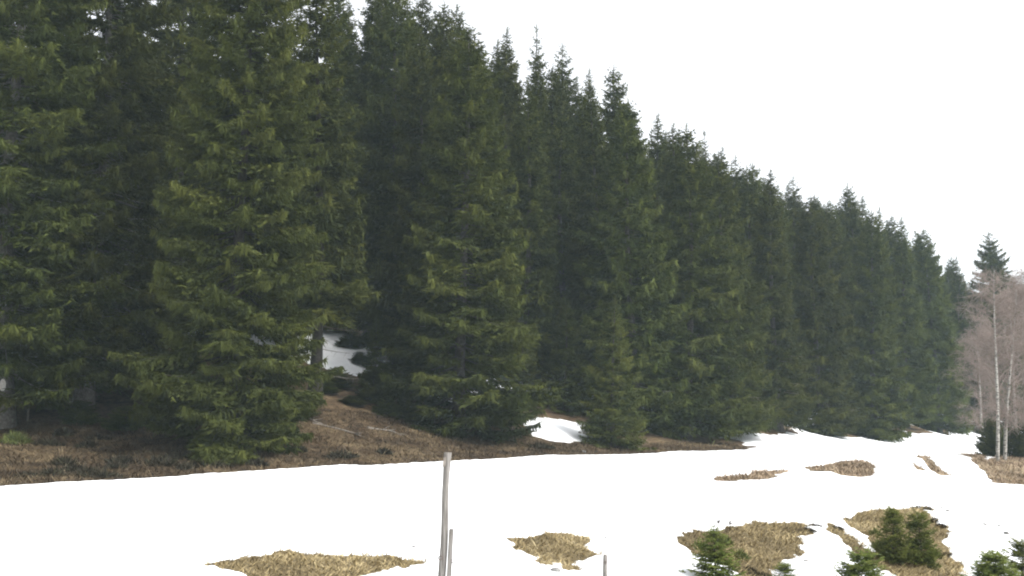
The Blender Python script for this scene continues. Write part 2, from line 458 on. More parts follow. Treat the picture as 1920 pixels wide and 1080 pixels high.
# ------------------------------------------------------------------ spruces
def spruce(seed, H, R, base, levels=3.4, per=5.0, unit=1.0, dead=0, power=0.8, sparse=0.0, droop=0.35, hang=1.0, trunk_r=None, bark='bark'):
    """returns (trunk mesh, crown mesh): whorls of boughs carrying flat needle sprays and hanging branchlets"""
    r = np.random.default_rng(seed)
    g = Geo(); tg = Geo()
    tr = trunk_r or 0.012 * H + 0.03
    n = 14
    zz = np.linspace(-0.5 * min(1, H / 8), H, n)
    wob = np.stack([0.012 * H * np.sin(zz / H * 4 + seed), 0.012 * H * np.cos(zz / H * 3.1 + seed), 0 * zz], 1)
    wob -= wob[1]
    rad = tr * (1 - zz / H) ** 0.9 + 0.006 * H / 20
    rad[0] *= 1.5; rad[1] *= 1.15
    tg.tube(np.stack([0 * zz, 0 * zz, zz], 1) + wob, np.maximum(rad, 0.004), 9, 0.5)
    ctr = lambda h: np.array([np.interp(h, zz, wob[:, 0]), np.interp(h, zz, wob[:, 1]), h])
    for _ in range(dead):                                      # dead, needleless lower branches
        h = r.uniform(0.06 * H, max(base * 1.4, 0.3 * H)); a = r.uniform(0, 6.283); L = r.uniform(0.3, 0.75) * R
        s = np.linspace(0, 1, 4)
        p = ctr(h) + np.stack([np.cos(a) * L * s, np.sin(a) * L * s, -0.25 * L * s + 0.1 * L * s * s], 1)
        tg.tube(p, np.linspace(0.022, 0.006, 4), 3, 0.5, 1, False)
        for q in range(5):
            ss = r.uniform(0.3, 1); b0 = ctr(h) + np.array([np.cos(a) * L * ss, np.sin(a) * L * ss, -0.25 * L * ss + 0.1 * L * ss * ss])
            e = b0 + np.array([r.normal(0, .2), r.normal(0, .2), r.uniform(-.35, .05)]) * (0.4 + 0.25 * L)
            tg.tube(np.stack([b0, e]), np.array([0.008, 0.004]), 3, 0.5, 1, False)
    h = base
    lobes = r.uniform(0.75, 1.15, 9); phase = r.uniform(0, 6.28)
    while h < H * 0.985:
        t = (h - base) / (H - base)
        env = R * (1 - t) ** power * (0.80 + 0.20 * min(1.0, t / 0.12 + 0.2))
        k = max(3, int(round(r.normal(per, 0.8) * (0.75 if t > 0.85 else 1))))
        a0 = r.uniform(0, 6.283)
        for q in range(k):
            if r.random() < sparse: continue
            a = a0 + 6.283 * q / k + r.normal(0, 0.25)
            lob = 0.86 + 0.16 * math.sin(2 * a + phase + 3 * t) * lobes[int(t * 8)]
            L = env * lob * r.uniform(0.80, 1.08) + 0.05 * unit
            if r.random() < 0.06: L *= 1.12
            if r.random() < 0.10: L *= 0.7
            hh = h + r.normal(0, 0.5 / levels)
            if hh > H * 0.99: hh = H * 0.99
            d0 = droop * (1 - t) ** 0.7 * r.uniform(0.6, 1.35) - 0.45 * max(0, t - 0.5) / 0.5 - 0.03
            up = 0.30 * (1 - 0.4 * t) * r.uniform(0.6, 1.3)
            out = np.array([math.cos(a), math.sin(a), 0]); bt = np.array([-math.sin(a), math.cos(a), 0])
            curl = r.normal(0, 0.12)
            c0 = ctr(hh)
            def axis(s):
                s = np.asarray(s)[:, None]
                return c0 + out * L * s + bt * L * curl * s * s + np.array([0, 0, 1.0]) * L * (-d0 * s + up * s ** 2.6)
            ns = max(3, int(L / (0.155 * unit)))
            bt_tint = np.clip(r.normal(0.43, 0.15) + 0.13 * math.sin(3.1 * a + 2.3 * hh + phase) * math.cos(1.7 * hh - 2 * a), 0.03, 0.97)
            s0 = 0.08 if L < 1.2 * unit else (0.20 if L < 2 else 0.32)
            st = np.linspace(s0, 1.0, ns) + r.normal(0, 0.012, ns)
            st = np.clip(st, 0.05, 1.0)
            P = axis(st); Tn = norm(axis(np.minimum(st + 0.03, 1.05)) - P)
            # bough stem (thin)
            if L > 0.7 * unit:
                sb = np.linspace(0, 0.93, 4)
                tg.tube(axis(sb), np.linspace(0.014 * L * (0.7 + 0.1 / unit), 0.004, 4) * (0.6 if unit == 1 else 1), 3, 0.4, 0, False)
            upv = np.array([0, 0, 1.0])
            # sprays along the bough
            for side in (-1, 1):
                ln = np.minimum(1.25 * unit, 0.50 * L * (1 - st) + min(0.24 * unit, 0.35 * L)) * r.uniform(0.7, 1.25, ns)
                dv = norm(0.62 * Tn + side * 0.78 * bt + upv * r.normal(-0.16, 0.16, ns)[:, None] + 0.14 * r.normal(size=(ns, 3)))
                m = 7
                u = (np.arange(m) + 0.3) / m
                pp = P[:, None] + dv[:, None] * (ln[:, None] * u[None])[..., None] + upv * (-0.10 * ln[:, None] * u[None] ** 2)[..., None]
                alt = np.where(np.arange(m) % 2 == 0, 1.0, -1.0)
                sd = norm(np.cross(dv, upv))
                dd = dv[:, None] + sd[:, None] * (0.55 * alt)[None, :, None] + 0.22 * r.normal(size=(ns, m, 3)) + upv * (-0.12)
                dl = (0.42 * ln[:, None] * (1.05 - 0.55 * u[None]) + min(0.07 * unit, 0.10 * L))
                dd = norm(dd) * dl[..., None]
                p2 = pp.reshape(-1, 3); d2 = dd.reshape(-1, 3)
                nn = norm(upv + 0.55 * r.normal(size=(len(p2), 3)))
                w = (0.12 * dl.reshape(-1) + 0.016 * unit) * r.uniform(0.7, 1.3, len(p2))
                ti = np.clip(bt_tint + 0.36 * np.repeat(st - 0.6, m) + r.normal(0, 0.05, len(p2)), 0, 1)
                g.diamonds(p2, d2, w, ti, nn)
            # leader sprays and hanging branchlets
            dd = norm(Tn + 0.25 * r.normal(size=(ns, 3))) * (min(0.30 * unit, 0.45 * L) * r.uniform(0.7, 1.3, ns))[:, None]
            g.diamonds(P, dd, 0.035 * unit * r.uniform(0.8, 1.4, ns), np.clip(bt_tint + 0.06 + r.normal(0, 0.08, ns), 0, 1), norm(upv + 0.5 * r.normal(size=(ns, 3))))
            nh = int(ns * 3.2 * hang)
            if nh and L > 0.6:
                sh = 0.25 + 0.77 * r.random(nh) ** 0.7; hp = axis(sh) + bt * (r.uniform(-1, 1, nh) * 0.30 * L * (1.05 - sh))[:, None] - upv * 0.02
                hl = r.uniform(0.20, 0.62, nh) * unit * min(1, 0.45 + 0.22 * L)
                hd = norm(np.array([0, 0, -1.0]) + 0.30 * r.normal(size=(nh, 3)) + 0.2 * out) * hl[:, None]
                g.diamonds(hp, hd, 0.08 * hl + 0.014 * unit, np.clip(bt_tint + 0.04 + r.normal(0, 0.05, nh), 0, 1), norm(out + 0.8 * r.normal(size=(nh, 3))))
        h += (1.0 / levels) * r.uniform(0.75, 1.25) * (0.72 if t > 0.75 else 1.0)
    # leader
    m = 10
    lp = np.stack([ctr(z) for z in np.linspace(H * 0.965, H * 0.998, m)])
    ld = norm(np.array([0, 0, 1.0]) + 0.6 * r.normal(size=(m, 3))) * 0.28 * unit
    g.diamonds(lp, ld, np.full(m, 0.03 * unit), np.full(m, 0.5), norm(r.normal(size=(m, 3))))
    return tg.mesh('spruce_trunk', [M[bark], M['dead']], True), g

PROTO = {}
def proto(key, mat='needles', **kw):
    tm, g = spruce(**kw)
    PROTO[key] = (tm, g.mesh('spruce_crown', [M[mat]]), kw['H'])

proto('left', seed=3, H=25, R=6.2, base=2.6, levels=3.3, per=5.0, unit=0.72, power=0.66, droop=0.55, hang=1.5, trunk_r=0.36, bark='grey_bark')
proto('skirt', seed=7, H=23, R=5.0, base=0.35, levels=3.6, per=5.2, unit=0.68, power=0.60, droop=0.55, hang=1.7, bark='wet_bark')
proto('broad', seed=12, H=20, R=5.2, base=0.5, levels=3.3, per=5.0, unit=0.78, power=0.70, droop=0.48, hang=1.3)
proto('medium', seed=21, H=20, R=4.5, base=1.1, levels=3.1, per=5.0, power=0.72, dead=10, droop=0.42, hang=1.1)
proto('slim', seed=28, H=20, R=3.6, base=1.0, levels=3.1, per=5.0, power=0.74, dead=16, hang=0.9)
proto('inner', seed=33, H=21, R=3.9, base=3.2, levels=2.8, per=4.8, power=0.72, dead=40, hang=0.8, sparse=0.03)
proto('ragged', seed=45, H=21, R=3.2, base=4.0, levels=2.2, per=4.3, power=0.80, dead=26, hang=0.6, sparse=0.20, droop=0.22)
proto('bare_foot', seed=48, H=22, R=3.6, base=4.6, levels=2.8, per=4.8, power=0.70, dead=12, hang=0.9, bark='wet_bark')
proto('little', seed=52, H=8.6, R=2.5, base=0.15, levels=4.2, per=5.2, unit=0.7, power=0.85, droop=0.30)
proto('edge_little', 'edge_needles', seed=53, H=8.6, R=2.3, base=0.15, levels=4.2, per=5.2, unit=0.7, power=0.85, droop=0.30)
proto('shrub', seed=58, H=2.6, R=1.6, base=0.05, levels=8, per=5.0, unit=0.5, power=0.55, droop=0.1)
proto('young_c', 'young_needles', seed=71, H=1.2, R=0.62, base=0.04, levels=18, per=6.0, unit=0.25, power=0.42, droop=-0.15, hang=0.4, trunk_r=0.025)
proto('young_a', 'young_needles', seed=61, H=1.7, R=0.72, base=0.06, levels=14, per=5.0, unit=0.25, power=0.75, droop=0.05, hang=0.4, trunk_r=0.03)
proto('young_b', 'young_needles', seed=66, H=1.4, R=0.48, base=0.06, levels=15, per=5.4, unit=0.22, power=0.38, droop=-0.1, hang=0.3, trunk_r=0.025)

def plant(key, x, y, height, label, cat, group=None, rot=None, width=None, name='spruce_tree', z=None, sink=0.05):
    tm, cm, H = PROTO[key]
    o = bpy.data.objects.new(name, None); C.objects.link(o)
    s = height / H; w = s if width is None else width
    o.location = (x, y, (gz(x, y) if z is None else z) - sink)
    o.rotation_euler = (random.gauss(0, 0.010), random.gauss(0, 0.010), random.uniform(0, 6.283) if rot is None else rot)
    o.scale = (w, w, s); o.empty_display_size = 0.3
    link('trunk', tm, o); link('crown', cm, o)
    tag(o, label, cat, group)
    return o

def plant_px(key, px, depth, top, label, cat='tree', **kw):
    x = (px - CX) / FPX * depth * 1.0
    # horizontal position on the pixel column at this ground distance
    for _ in range(4):
        z = gz(x, depth); f = depth * cth + z * sth; x = (px - CX) * f / FPX
    z = gz(x, depth)
    k = -(top - CY) / FPX
    zt = depth * (sth + k * cth) / (cth - k * sth)
    return plant(key, x, depth, zt - z + 0.05, label, cat, **kw)

front = [
    ('left', 1, 46, -330, 'tall broad spruce with a pale blaze on its grey trunk above the brown bank', {'rot': 0.4, 'width': 1.12}),
    ('left', 158, 49, -290, 'broad dark spruce standing between the blazed trunk and the skirted spruce', {'rot': 3.6, 'width': 1.0}),
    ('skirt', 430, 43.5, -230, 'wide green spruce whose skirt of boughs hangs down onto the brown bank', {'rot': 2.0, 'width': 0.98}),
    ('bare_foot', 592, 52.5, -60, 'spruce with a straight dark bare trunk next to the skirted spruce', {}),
    ('broad', 860, 56, 55, 'broad olive green spruce standing on the brown bank beside the white tongue of snow', {'rot': 1.1, 'width': 1.16}),
    ('edge_little', 1150, 60, 556, 'small pointed spruce at the edge of the snow, beside the white tongue of snow', {}),
    ('medium', 1195, 67, 182, 'tall narrow spruce rising right behind the small pointed spruce', {}),
    ('medium', 1290, 68.5, 232, 'spruce with a thin grey trunk foot beside the small pointed spruce', {'rot': 3.0}),
    ('medium', 1372, 73, 282, 'olive spruce standing where the groomed snow edge ends', {'rot': 0.7}),
    ('slim', 1460, 80, 315, 'slim spruce beyond the end of the groomed snow edge', {}),
    ('medium', 1540, 87, 362, 'dark spruce over the hollow of snow at the forest edge', {}),
    ('medium', 1640, 94, 392, 'dark spruce with low boughs touching the snow at the forest edge', {'rot': 4.0}),
    ('slim', 1700, 104, 408, 'slim dark spruce near the far end of the forest edge', {}),
    ('medium', 1762, 114, 425, 'last tall spruce of the forest edge before the birches', {'rot': 1.0}),
    ('broad', 1871, 128, 436, 'lone pointed spruce rising behind the bare birches', {}),
]
for key, px, dep, top, lab, kw in front:
    plant_px(key, px, dep, top, lab, group='spruces along the forest edge', **kw)
blaze_tree = [o for o in C.objects if o.get('label', '').startswith('tall broad spruce with a pale')][0]

for px, dep, top, lab in ((705, 58.5, 590, 'low dark spruce thicket under the broad olive spruce beside the open snowy gap'),
                          (735, 60.5, 640, 'half grown spruce tucked in behind the broad olive spruce above the bank'),
                          (1058, 66, 560, 'half grown dark spruce in the shade behind the white tongue of snow'),
                          (985, 64, 600, 'half grown spruce hidden by the broad olive spruce near the white tongue of snow'),
                          (300, 52, 640, 'half grown dark spruce under the broad spruces left of the skirted spruce'.replace('left of', 'close to'))):
    plant_px('little', px, dep, top, lab, group='half grown spruces under the edge trees')
for px, dep, top, wd in ((632, 57.5, 690, 0.8), (655, 66, 628, 0.8), (628, 70, 606, 0.9), (676, 63, 660, 0.7), (700, 56.5, 690, 0.9), (660, 54.5, 742, 0.7), (610, 55.5, 716, 0.7), (725, 54.5, 745, 0.7), (560, 50, 740, 0.8), (760, 55, 742, 0.7)):
    plant_px('shrub', px, dep, top, 'low dark spruce bush in the shade between the skirted and the broad olive spruce', 'shrub', group='dark bushes between the edge spruces', width=wd, name='spruce_bush')
for px, dep, top in ((150, 47.2, 752), (235, 46.8, 762), (95, 49.5, 745), (290, 47.5, 745)):
    plant_px('shrub', px, dep, top, 'low dark spruce bush in the shade under the blazed spruce and its neighbour', 'shrub', group='dark bushes under the blazed spruce', width=0.85, name='spruce_bush')
plant_px('medium', 335, 62, -150, 'tall spruce filling the gap behind the skirted spruce and the broad dark one', group='spruces along the forest edge')
plant_px('inner', 548, 61, 75, 'tall spruce filling the gap between the skirted spruce and the dark bare trunk', group='spruces along the forest edge')

# skyline: trees standing behind the front row, tops read off the photograph
SKY = [(-200, -420), (400, -230), (520, 40), (545, -30), (640, -60), (720, -25), (790, -40), (850, 5), (895, 70), (945, 45), (990, 45), (1050, 85), (1105, 122), (1150, 125), (1190, 180),
       (1230, 215), (1275, 225), (1330, 250), (1355, 272), (1390, 292), (1430, 305), (1460, 310), (1500, 330), (1540, 352), (1580, 370), (1613, 345), (1652, 388), (1690, 402), (1720, 430),
       (1762, 425), (1800, 480), (1830, 512), (1866, 438), (1905, 510), (1960, 560), (2100, 600)]
tops = [(690, 74, -50, 'inner'), (742, 68, -55, 'medium'), (838, 69, 5, 'medium'), (878, 75, 50, 'medium'), (962, 76, 78, 'medium'), (1005, 80, 96, 'slim'), (622, 70, -30, 'medium'), (655, 72, 0, 'slim'), (757, 70, 0, 'medium'), (820, 74, 28, 'inner'), (895, 74, 78, 'medium'), (922, 80, 74, 'slim'), (1022, 84, 120, 'medium'), (1078, 86, 142, 'slim'), (690, 74, -25, 'inner'), (726, 72, -30, 'ragged'), (790, 76, -45, 'inner'), (850, 72, 2, 'slim'), (945, 78, 45, 'slim'), (992, 86, 42, 'ragged'), (1050, 88, 84, 'inner'), (1105, 92, 122, 'slim'),
        (1150, 86, 125, 'medium'), (1232, 84, 214, 'slim'), (1330, 92, 248, 'ragged'), (1357, 96, 272, 'slim'), (1392, 96, 290, 'inner'), (1425, 92, 303, 'medium'), (1500, 102, 328, 'inner'),
        (1580, 110, 370, 'slim'), (1613, 108, 344, 'medium'), (1654, 116, 386, 'slim'), (1690, 120, 402, 'medium'), (1728, 128, 432, 'inner'), (1800, 140, 480, 'slim'), (1838, 150, 520, 'slim'), (1915, 140, 525, 'medium')]
for px, dep, top, key in tops:
    plant_px(key, px, dep, top, 'spruce behind the front row whose pointed top stands against the white sky', group='spruces forming the skyline', width=random.uniform(0.85, 1.05))

# the wood behind: rows parallel to the edge
line = np.array([(-46, 40), (-21.5, 46), (-11, 44.5), (-3, 56), (6, 61), (11, 68), (15, 74), (19.5, 80), (31, 95), (45, 115), (56, 128), (74, 150)], float)
seg = np.diff(line, axis=0); sl = np.hypot(seg[:, 0], seg[:, 1]); cum = np.concatenate([[0], np.cumsum(sl)])
sxs = np.array([s[0] for s in SKY], float); sys_ = np.array([s[1] for s in SKY], float)
placed = [(o.location.x, o.location.y) for o in C.objects if o.get('category') == 'tree']
count = 0
for v, step in ((5.5, 4.6), (10, 4.6), (14.5, 4.8), (19, 5.0), (24, 5.4), (30, 6.0)):
    u = 1.5 + (v * 0.37) % step
    while u < cum[-1]:
        uu = u + random.uniform(-1.1, 1.1); u += step
        kx = min(max(int(np.searchsorted(cum, uu)) - 1, 0), len(seg) - 1)
        p = line[kx] + seg[kx] * (uu - cum[kx]) / sl[kx]
        nrm_ = np.array([-0.80, 0.60])
        x, y = p + nrm_ * (v + random.uniform(-1.3, 1.3))
        if any((x - a) ** 2 + (y - b_) ** 2 < 2.3 ** 2 for a, b_ in placed): continue
        z = gz(x, y)
        px, pb = project(x, y, z)
        if px < -330 or px > 2250: continue
        if (585 < px < 700 and y < 68) or (-60 < px < 585 and y < 55): continue                   # the open gap where the snowy hillside shows
        cap = np.interp(px, sxs, sys_) + random.uniform(8, 38)
        kq = -(cap - CY) / FPX
        hmax = y * (sth + kq * cth) / (cth - kq * sth) - z
        hgt = min(random.uniform(18.5, 23), hmax)
        if hgt < 9: continue
        key = random.choice(['inner', 'inner', 'slim', 'slim', 'medium', 'ragged'] if v > 6 else ['slim', 'medium', 'inner'])
        plant(key, x, y, hgt, 'tall dark spruce standing inside the wood behind the outer trees', 'tree', 'spruces inside the wood', width=random.uniform(0.85, 1.1))
        placed.append((x, y)); count += 1
print('inner trees', count)

# dark shrubs under the birches
for px, dep, hgt, wd in ((1858, 66, 2.2, 0.75), (1892, 64, 1.9, 0.8), (1925, 63, 2.4, 0.9), (1848, 76, 2.6, 0.8)):
    x = (px - CX) / FPX * dep
    plant('shrub', x, dep, hgt, 'low dark evergreen shrub growing under the bare birches', 'shrub', 'dark shrubs under the birches', width=wd, name='evergreen_shrub')

# young spruces on the near slope
for key, px, dep, top, wd, lab in (
        ('young_a', 1345, 17.6, 984, 0.82, 'bushy young spruce in front of the largest patch of dry grass'),
        ('young_b', 1676, 20.9, 954, 0.80, 'slender young spruce on the dry grass patch, beside its twin'),
        ('young_b', 1728, 21.0, 962, 0.78, 'shorter young spruce on the dry grass patch, with brown needles at its top'),
        ('young_c', 1615, 17.6, 1034, 0.85, 'small young spruce poking from the snow under the long bare streak'),
        ('young_c', 1866, 17.8, 1034, 0.95, 'rounded young spruce standing alone in clean snow'),
        ('young_b', 1474, 17.8, 1056, 0.6, 'thin young spruce sprig in the snow beside the bushy one'),
        ('young_b', 1922, 18.5, 1012, 0.9, 'young spruce cut by the picture edge beside the rounded young spruce')):
    o = plant_px(key, px, dep, top, lab.replace('cut by the picture edge ', 'in the snow right '), name='young_spruce', cat='young spruce', group='young spruces on the near slope', width=wd)

# ------------------------------------------------------------------ birches
def birch(seed, H):
    r = np.random.default_rng(seed)
    tg, bg = Geo(), Geo()
    zz = np.linspace(-0.4, H, 14)
    wob = np.stack([0.10 * np.sin(zz * 0.5 + seed), 0.10 * np.cos(zz * 0.43 + seed), 0 * zz], 1); wob -= wob[0]
    pts = np.stack([0 * zz, 0 * zz, zz], 1) + wob
    tg.tube(pts, np.maximum(0.105 * (1 - zz / (H * 1.02)) ** 0.8, 0.008), 9, 0.5)
    for q in range(46):
        h = H * r.uniform(0.16, 0.97); t = h / H
        a = r.uniform(0, 6.283); L = (2.5 * (1 - t) ** 0.7 + 0.5) * r.uniform(0.6, 1.15) * (1 if t > 0.28 else 0.6)
        c = np.array([np.interp(h, zz, pts[:, 0]), np.interp(h, zz, pts[:, 1]), h])
        out = np.array([math.cos(a), math.sin(a), 0])
        s = np.linspace(0, 1, 5)[:, None]
        ax = c + out * L * s + np.array([0, 0, 1.0]) * L * (1.05 * s - 0.55 * s * s) + 0.06 * r.normal(size=(5, 3)) * s
        bg.tube(ax, np.linspace(0.024, 0.006, 5), 4, 0.3, 0, False)
        for w in range(13):
            ss = r.uniform(0.25, 1.0)
            b0 = np.array([np.interp(ss, s[:, 0], ax[:, e]) for e in range(3)])
            d = norm(out * 0.7 + r.normal(size=3) * 0.75 + np.array([0, 0, 0.45])); l2 = r.uniform(0.4, 1.0) * (0.5 + 0.25 * L)
            b1 = b0 + d * l2 * 0.6; b2 = b1 + (d * 0.7 + np.array([0, 0, -0.35])) * l2 * 0.5
            bg.tube(np.stack([b0, b1, b2]), np.array([0.009, 0.006, 0.004]), 3, r.uniform(0.2, 0.8), 0, False)
            for e in range(6):
                f0 = b0 + (b1 - b0) * r.uniform(0.4, 1) if e < 3 else b1 + (b2 - b1) * r.uniform(0, 1)
                dd = norm(d + 0.9 * r.normal(size=3) + np.array([0, 0, -0.5])) * r.uniform(0.25, 0.6)
                bg.tube(np.stack([f0, f0 + dd]), np.array([0.0055, 0.003]), 3, r.uniform(0.3, 1.0), 0, False)
    return tg.mesh('birch_trunk', [M['birch_bark']], True), bg.mesh('birch_branches', [M['twigs']])

BP = [birch(5, 10.5), birch(9, 9.5)]
for k, px, dep, hh, lean, lab in (
        (0, 1859, 58, 10.2, 0.05, 'slim white birch with a straight trunk at the edge of the brown grass slope'),
        (1, 1874, 59, 9.3, 0.10, 'slim white birch leaning away from its straight neighbour on the brown slope'),
        (1, 1935, 61, 10.6, 0.02, 'bare birch behind the pair of white trunks with a thick reddish crown'),
        (0, 1900, 68, 11.0, -0.02, 'bare reddish birch over the dark evergreen shrubs'),
        (1, 1835, 80, 9.0, -0.03, 'thin bare birch between the last tall spruce and the pair of white birches'),
        (0, 1985, 60, 10.0, 0.02, 'bare birch at the foot of the brown slope past the dark shrubs')):
    x = (px - CX) / FPX * dep
    o = bpy.data.objects.new('birch_tree', None); C.objects.link(o)
    o.location = (x, dep, gz(x, dep) - 0.05)
    s = hh / (10.5, 9.5)[k]; ws = 1.0 if dep < 59.5 else 0.75
    o.scale = (s, s, s); o.rotation_euler = (0, lean, 1.3 * px)
    if lean: o.rotation_euler = (Matrix.Rotation(lean, 3, 'Y') @ Matrix.Rotation(1.3 * px, 3, 'Z')).to_euler()
    link('trunk', BP[k][0], o); link('crown', BP[k][1], o)
    tag(o, lab, 'birch', 'bare birches beyond the snow field')

# ------------------------------------------------------------------ grass, litter, heather
def blades(name, P, length, width, mat, flat=0.35, tint=(0.5, 0.22), seed=1, lean=(0, 0)):
    r = np.random.default_rng(seed); n = len(P)
    a = r.uniform(0, 6.283, n); L = length * r.uniform(0.5, 1.4, n)
    hd = np.stack([np.cos(a) + lean[0], np.sin(a) + lean[1], 0 * a], 1); hd = norm(hd)
    e1 = np.abs(r.normal(flat, 0.25, n)); e2 = e1 - 0.5
    p1 = P + (hd + np.stack([0 * a, 0 * a, e1], 1)) * (L * 0.55)[:, None]
    p2 = p1 + (hd + np.stack([0 * a, 0 * a, e2], 1)) * (L * 0.5)[:, None]
    sd = np.stack([-np.sin(a), np.cos(a), 0 * a], 1) * (width * r.uniform(0.6, 1.4, n))[:, None]
    v = np.stack([P - sd, P + sd, p1 + sd * 0.8, p1 - sd * 0.8, p2], 1).reshape(-1, 3)
    i = np.arange(n)[:, None] * 5
    loops = np.concatenate([i + np.array([[0, 1, 2, 3]]), i + np.array([[3, 2, 4]])], 1).ravel()
    sizes = np.tile([4, 3], n)
    big = 1.3 * fbm(P[:, 0], P[:, 1], 1.5, 4, seed + 5, 0.65)
    ti = np.repeat(np.clip(r.normal(tint[0], tint[1], n) + 0.55 * big, 0, 1), 5)
    return mesh_np(name, v, loops, sizes, [mat], {'tint': ti})

def scatter(polys, n_per_m2, lim=-0.25, seed=2):
    r = np.random.default_rng(seed); out = []
    for p in polys:
        lo, hi = p.min(0) - 0.3, p.max(0) + 0.3
        n = int(n_per_m2 * (hi - lo).prod())
        xy = r.uniform(lo, hi, (n, 2))
        s = sdist(xy[:, 0], xy[:, 1], p) < 0.3
        xy = xy[s]; t = thickness(xy[:, 0], xy[:, 1]); xy = xy[t < lim]
        out.append(xy)
    xy = np.concatenate(out)
    return np.column_stack([xy, ground_z(xy[:, 0], xy[:, 1]) - 0.01])

P = scatter(near_patches, 1300, 0.12)
tag(link('dry_grass', blades('dry_grass', P, 0.13, 0.006, M['dry_grass'], 0.45, (0.5, 0.2), 3, (0.3, -0.5))), 'matted straw coloured dry grass in the melted patches', 'grass', kind='stuff')
P = scatter(far_patches, 260, -0.1, 5)
tag(link('far_dry_grass', blades('far_dry_grass', P, 0.22, 0.014, M['far_grass'], 0.5, (0.45, 0.2), 4)), 'brown dry grass in the distant melted patches and birch slope', 'grass', kind='stuff')
fb = wpoly([(-40, 911), (300, 891), (660, 870), (900, 858), (1100, 850), (1300, 845), (1400, 843), (1370, 830), (1200, 832), (1000, 806), (820, 790), (600, 770), (420, 800), (200, 790), (-40, 790)])
P = scatter([fb], 230, -0.1, 6)
tag(link('bank_litter', blades('bank_litter', P, 0.30, 0.010, M['litter'], 0.3, (0.48, 0.2), 7)), 'flattened brown grass and leaf litter on the bank', 'grass', kind='stuff')

def clump(seed, mat, n=420, L=0.22, spread=(0.5, 0.32), hgt=0.22):
    r = np.random.default_rng(seed)
    th = r.uniform(0, 6.283, n); rr = np.sqrt(r.uniform(0, 1, n))
    P = np.stack([np.cos(th) * rr * spread[0], np.sin(th) * rr * spread[1], hgt * (1 - rr ** 2) * r.uniform(0, 1, n)], 1)
    d = norm(P * np.array([1, 1, 1.5]) + 0.4 * r.normal(size=(n, 3)) + np.array([0, 0, 0.35])) * (L * r.uniform(0.5, 1.2, n))[:, None]
    g = Geo(); g.diamonds(P, d, 0.018 + 0.02 * r.random(n), np.clip(r.normal(0.45, 0.25, n), 0, 1), norm(r.normal(size=(n, 3))))
    return g.mesh('clump', [M[mat]])
gt = clump(15, 'bush', 360, 0.30, (0.5, 0.4), 0.35)
hc = [clump(3, 'heather'), clump(4, 'heather', spread=(0.8, 0.4), hgt=0.25)]
for q, (px, py) in enumerate([(52, 893), (98, 890), (140, 880), (165, 888), (215, 876), (120, 868), (230, 865), (300, 868), (330, 858), (88, 832), (165, 835), (182, 822), (120, 815), (385, 872), (560, 842), (1010, 838), (720, 848), (190, 892), (345, 880), (640, 858), (480, 868)]):
    x, y = march(px, py)
    o = link('heather_clump', hc[q % 2]); o.location = (x, y, gz(x, y) - 0.03); o.rotation_euler = (0, 0, q * 1.7)
    s = random.uniform(0.7, 1.2); o.scale = (s, s, s)
    tag(o, 'low dark clump of heather on the brown bank', 'heather', 'heather clumps on the bank')
for q, (px, py, sc) in enumerate([(1527, 984, 0.30), (1515, 990, 0.25), (1738, 957, 0.34), (1722, 953, 0.30), (1764, 984, 0.30), (1752, 975, 0.28), (1776, 1032, 0.26), (1568, 988, 0.22), (1586, 968, 0.20), (1420, 1072, 0.30), (1404, 1060, 0.25)]):
    x, y = march(px, py)
    o = link('grass_tussock', hc[q % 2]); o.location = (x, y, gz(x, y) - 0.02); o.rotation_euler = (0, 0, q * 2.1); o.scale = (sc, sc, sc)
    tag(o, 'small dark tussock on the rim of a dry grass patch', 'tussock', 'dark tussocks at the melted patches')
for q, (px, py, sc) in enumerate([(1652, 1028, 0.40), (1700, 1046, 0.42), (1668, 1052, 0.36), (1740, 1058, 0.40), (1755, 1035, 0.30), (1640, 1000, 0.28), (1706, 985, 0.26), (1388, 1042, 0.32), (1310, 1022, 0.30), (1362, 1015, 0.30)]):
    x, y = march(px, py)
    o = link('green_tuft', gt); o.location = (x, y, gz(x, y) - 0.02); o.rotation_euler = (0, 0, q * 1.9); o.scale = (sc, sc, sc * 1.2)
    tag(o, 'small yellow green tuft growing in the dry grass beside the young spruces', 'tuft', 'green tufts among the young spruces')
x, y = march(28, 828)
o = link('green_bush', clump(8, 'bush', 500, 0.28, (0.55, 0.4), 0.45)); o.location = (x, y, gz(x, y) - 0.03)
tag(o, 'small green bush at the foot of the blazed spruce trunk', 'bush')

